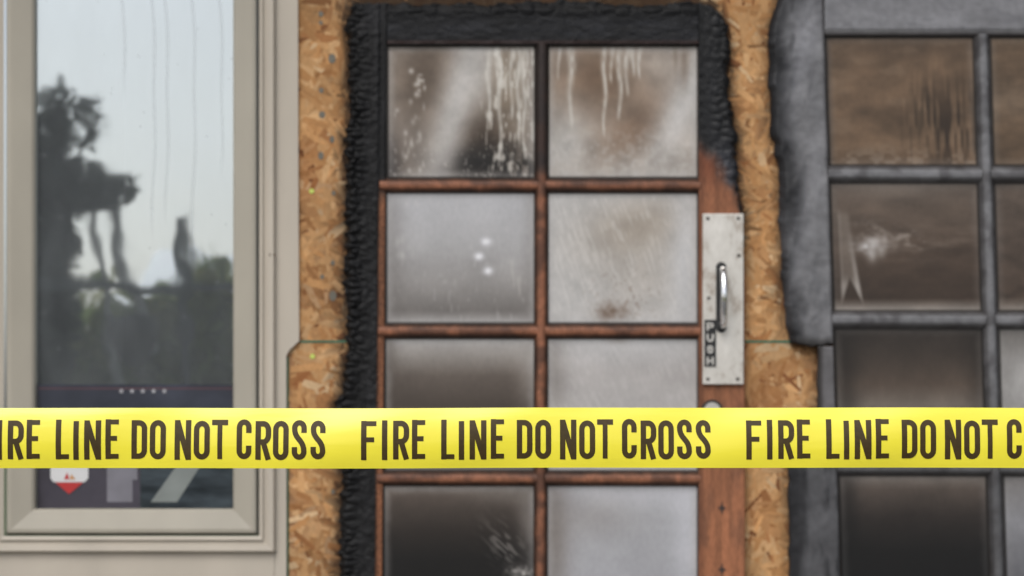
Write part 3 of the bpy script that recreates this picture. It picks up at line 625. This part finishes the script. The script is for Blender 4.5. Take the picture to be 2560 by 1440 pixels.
# ================= SURROUNDINGS ===========
def plane(name,x0,x1,y0,y1,z,mat): return mk(name,[(x0,y0,z),(x1,y0,z),(x1,y1,z),(x0,y1,z)],[(0,1,2,3)],mat)
plane('ground',-600,600,-900,300,-.004,pmat('grass_ground',(.06,.085,.03),.9,nscale=(2,2,2),namt=.4))
plane('parking_lot',-14,14,-15,-1.2,.0,pmat('gravel_asphalt',(.13,.125,.12),.85,nscale=(12,12,12),namt=.35))
box('concrete_step',-5,2.6,-1.2,.0,-.02,.095,pmat('concrete',(.36,.35,.33),.85,nscale=(9,9,9),namt=.15),None,.01)
box('door_sill_curb',float(X(716)),2.3,-.10,.0,.096,.108,pmat('sill',(.22,.2,.18),.8),None,.003)
def leaves(name,blobs,n,size,pal,parent,seed,tl=.35):
    r_=np.random.default_rng(seed);V=[];F=[];C=[]
    wts=np.array([b[3]*b[4]*b[5] for b in blobs],float);wts/=wts.sum()
    for i in range(n):
        b=blobs[r_.choice(len(blobs),p=wts)];d=r_.normal(size=3);d/=np.linalg.norm(d);rr=r_.uniform(.45,1.05)
        c=np.array(b[:3])+d*np.array(b[3:6])*rr
        if c[2]<.03: continue
        u=r_.normal(size=3);u/=np.linalg.norm(u);w_=np.cross(u,r_.normal(size=3));w_/=np.linalg.norm(w_);s=size*r_.uniform(.5,1.3)
        k=len(V)
        for a,b_ in((-1,0),(0,-.45),(1,0),(0,.45)): V.append(c+u*a*s+w_*b_*s)
        F.append((k,k+1,k+2,k+3));cl=np.array(pal[r_.integers(len(pal))])*r_.uniform(.7,1.25);C+= [cl]*4
    return mk(name,V,F,vcmat(name+'_mat',.7,spec=.15,namt=.1,nscale=(5,5,5),transl=tl),parent,C)
G1=[(.10,.14,.045),(.14,.17,.06),(.07,.11,.04),(.17,.19,.08)]
GH=[(.22,.27,.085),(.28,.31,.11),(.17,.22,.07),(.33,.33,.14),(.12,.16,.06)]
G2=[(.04,.052,.042),(.055,.068,.052),(.034,.044,.036)]
rb=random.Random(4)
bl=[(x_,-20+rb.uniform(-.5,.5),rb.uniform(.5,1.9),rb.uniform(.6,.9),.6,rb.uniform(.7,.95)) for x_ in np.arange(-8,8,.22)]
hg=empty('hedge');leaves('hedge_leaves',bl,26000,.13,GH,hg,5,.5)
# taller shrub behind the hedge, seen in the window
sb=empty('flowering_shrub');leaves('shrub_leaves',[(-3.3,-19.4,1.3,.5,.4,.9),(-2.7,-19.4,1.9,.5,.4,.85),(-3.5,-19.6,2.0,.4,.4,.55),(-2.95,-19.5,2.5,.35,.3,.45),(-4.0,-19.5,1.6,.5,.4,.8),(-2.2,-19.4,1.6,.5,.4,.9)],9000,.085,GH,sb,51,.5)
def tree(name,x,y,h,blobs,n,pal,seed,tr_=.2,lf=.14,tl=.35,bark=(.05,.045,.04)):
    e=empty(name);me=bpy.data.curves.new('limbs','CURVE');me.dimensions='3D';me.bevel_depth=1;me.bevel_resolution=2
    r2=random.Random(seed)
    def br(p,q,r0,r1):
        s=me.splines.new('POLY');s.points.add(4)
        for i in range(5):
            t=i/4;s.points[i].co=(p[0]+(q[0]-p[0])*t+r2.uniform(-.05,.05),p[1]+(q[1]-p[1])*t+r2.uniform(-.05,.05),p[2]+(q[2]-p[2])*t,1);s.points[i].radius=r0+(r1-r0)*t
    br((x,y,0),(x+.1,y,h*.9),tr_,tr_*.25)
    for b in blobs: br((x,y,max(.6,b[2]*.55)),b[:3],tr_*.35,.015)
    for _ in range(14):
        b=r2.choice(blobs);br(b[:3],(b[0]+r2.uniform(-1,1)*b[3]*1.3,b[1],b[2]+r2.uniform(.1,1.3)*b[5]),.02,.005)
    me.materials.append(pmat(name+'_bark',bark,.9));o=bpy.data.objects.new('limbs',me);col_.objects.link(o);o.parent=e
    leaves('crown',blobs,n,lf,pal,e,seed,tl)
tree('leafy_tree',-4.25,-18,4.2,[(-4.3,-18,1.2,.26,.4,1.0),(-4.3,-18,2.3,.28,.4,.7),(-4.05,-18,3.4,.58,.5,.24),(-4.35,-18,3.9,.34,.4,.26),(-4.6,-18,3.1,.6,.5,.8),(-4.2,-18,4.2,.2,.2,.25),(-3.9,-18,4.0,.16,.2,.3),(-5.1,-18,4.1,.5,.5,.9)],6000,G2,8,.13,.09,.45)
tree('leafy_tree.001',-7.6,-30,8.0,[(-7.6,-30,6.7,.5,.5,.6),(-7.1,-30,6.0,.4,.5,.5),(-8.4,-30,6.3,1.2,.8,1.2),(-7.9,-30,5,1.6,1,1)],1700,[(.40,.43,.42),(.46,.48,.47)],9,.1,.14,.5)
tree('leafy_tree.002',6.5,-24,7,[(6.5,-24,5,2.2,1.6,1.8),(5,-24,4,1.5,1.2,1.2),(8,-24,4.4,1.6,1.2,1.3)],5000,G1,10,.25,.2)
tree('leafy_tree.003',-12,-25,8,[(-12,-25,6,2.4,1.6,2),(-10.4,-25,4.6,1.5,1.2,1.2),(-13.6,-25,4.6,1.8,1.2,1.4)],6000,G1,12,.28,.2)
lt=empty('leaning_trunk');cv=bpy.data.curves.new('trunk','CURVE');cv.dimensions='3D';cv.bevel_depth=1;cv.bevel_resolution=3
s_=cv.splines.new('POLY');s_.points.add(5)
for i,(a,b,r_) in enumerate(((-3.45,0,.05),(-3.58,.9,.048),(-3.70,1.8,.045),(-3.78,2.5,.04),(-3.90,3.1,.035),(-3.96,3.5,.02))): s_.points[i].co=(a,-18.3,b,1);s_.points[i].radius=r_
s_=cv.splines.new('POLY');s_.points.add(2)
for i,(a,b,r_) in enumerate(((-3.40,1.9,.06),(-3.62,2.7,.055),(-3.84,3.45,.05))): s_.points[i].co=(a,-18.6,b,1);s_.points[i].radius=r_
cv.materials.append(pmat('pale_bark',(.34,.33,.30),.9));o=bpy.data.objects.new('trunk',cv);col_.objects.link(o);o.parent=lt
pg=empty('pergola');mp_=pmat('pergola_wood',(.07,.075,.07),.8)
box('post_1',-2.95,-2.86,-17.05,-16.95,0,3.05,mp_,pg);box('post_2',-6.9,-6.79,-17.05,-16.95,0,3.05,mp_,pg);box('beam',-7.2,-1.9,-17.12,-17.055,2.40,2.48,mp_,pg);box('beam_back',-7.2,-1.9,-16.94,-16.88,2.40,2.48,mp_,pg)
hp=empty('hanging_planter');prf=[(.03,1.74),(.12,1.78),(.20,2.03),(.22,2.12),(.19,2.12),(0.0,2.08)];V=[];F=[];n=18;hx,hy=-3.32,-16.85
for r0,z0 in prf:
    for i in range(n): V.append((hx+r0*math.cos(2*math.pi*i/n),hy+r0*math.sin(2*math.pi*i/n),z0))
for j in range(len(prf)-1):
    for i in range(n):F.append((j*n+i,j*n+(i+1)%n,(j+1)*n+(i+1)%n,(j+1)*n+i))
mk('pot',V,F,pmat('pot_dark',(.04,.036,.036),.7),hp,None,True)
for i in range(3):
    a=2*math.pi*i/3;x1,y1=hx+.2*math.cos(a),hy+.2*math.sin(a);mk('wire_%d'%i,[(x1-.004,y1,2.1),(x1+.004,y1,2.1),(hx+.004,hy,2.44),(hx-.004,hy,2.44)],[(0,1,2,3)],m_blk,hp)
wh=empty('white_building');mw=pmat('white_stucco',(.80,.82,.83),.7,nscale=(1,1,1),namt=.04);mroof=pmat('metal_roof',(.62,.65,.67),.4)
box('walls',-6.4,6,-42,-36,0,2.7,mw,wh);poly_v=[(-6.7,-35.7,2.7),(6.3,-35.7,2.7),(6.3,-42.3,2.7),(-6.7,-42.3,2.7),(-6.1,-39,4.3),(5.6,-39,4.3)]
mk('roof',poly_v,[(0,1,5,4),(2,3,4,5),(0,4,3),(1,2,5),(0,3,2,1)],mroof,wh)
for i,xx in enumerate((-5.2,-3.0,-.8,1.6,4.0)):
    box('window_%d'%i,xx,xx+1.1,-36.0,-35.97,1.2,2.2,pmat('window_dark_%d'%i,(.04,.05,.06),.2),wh)
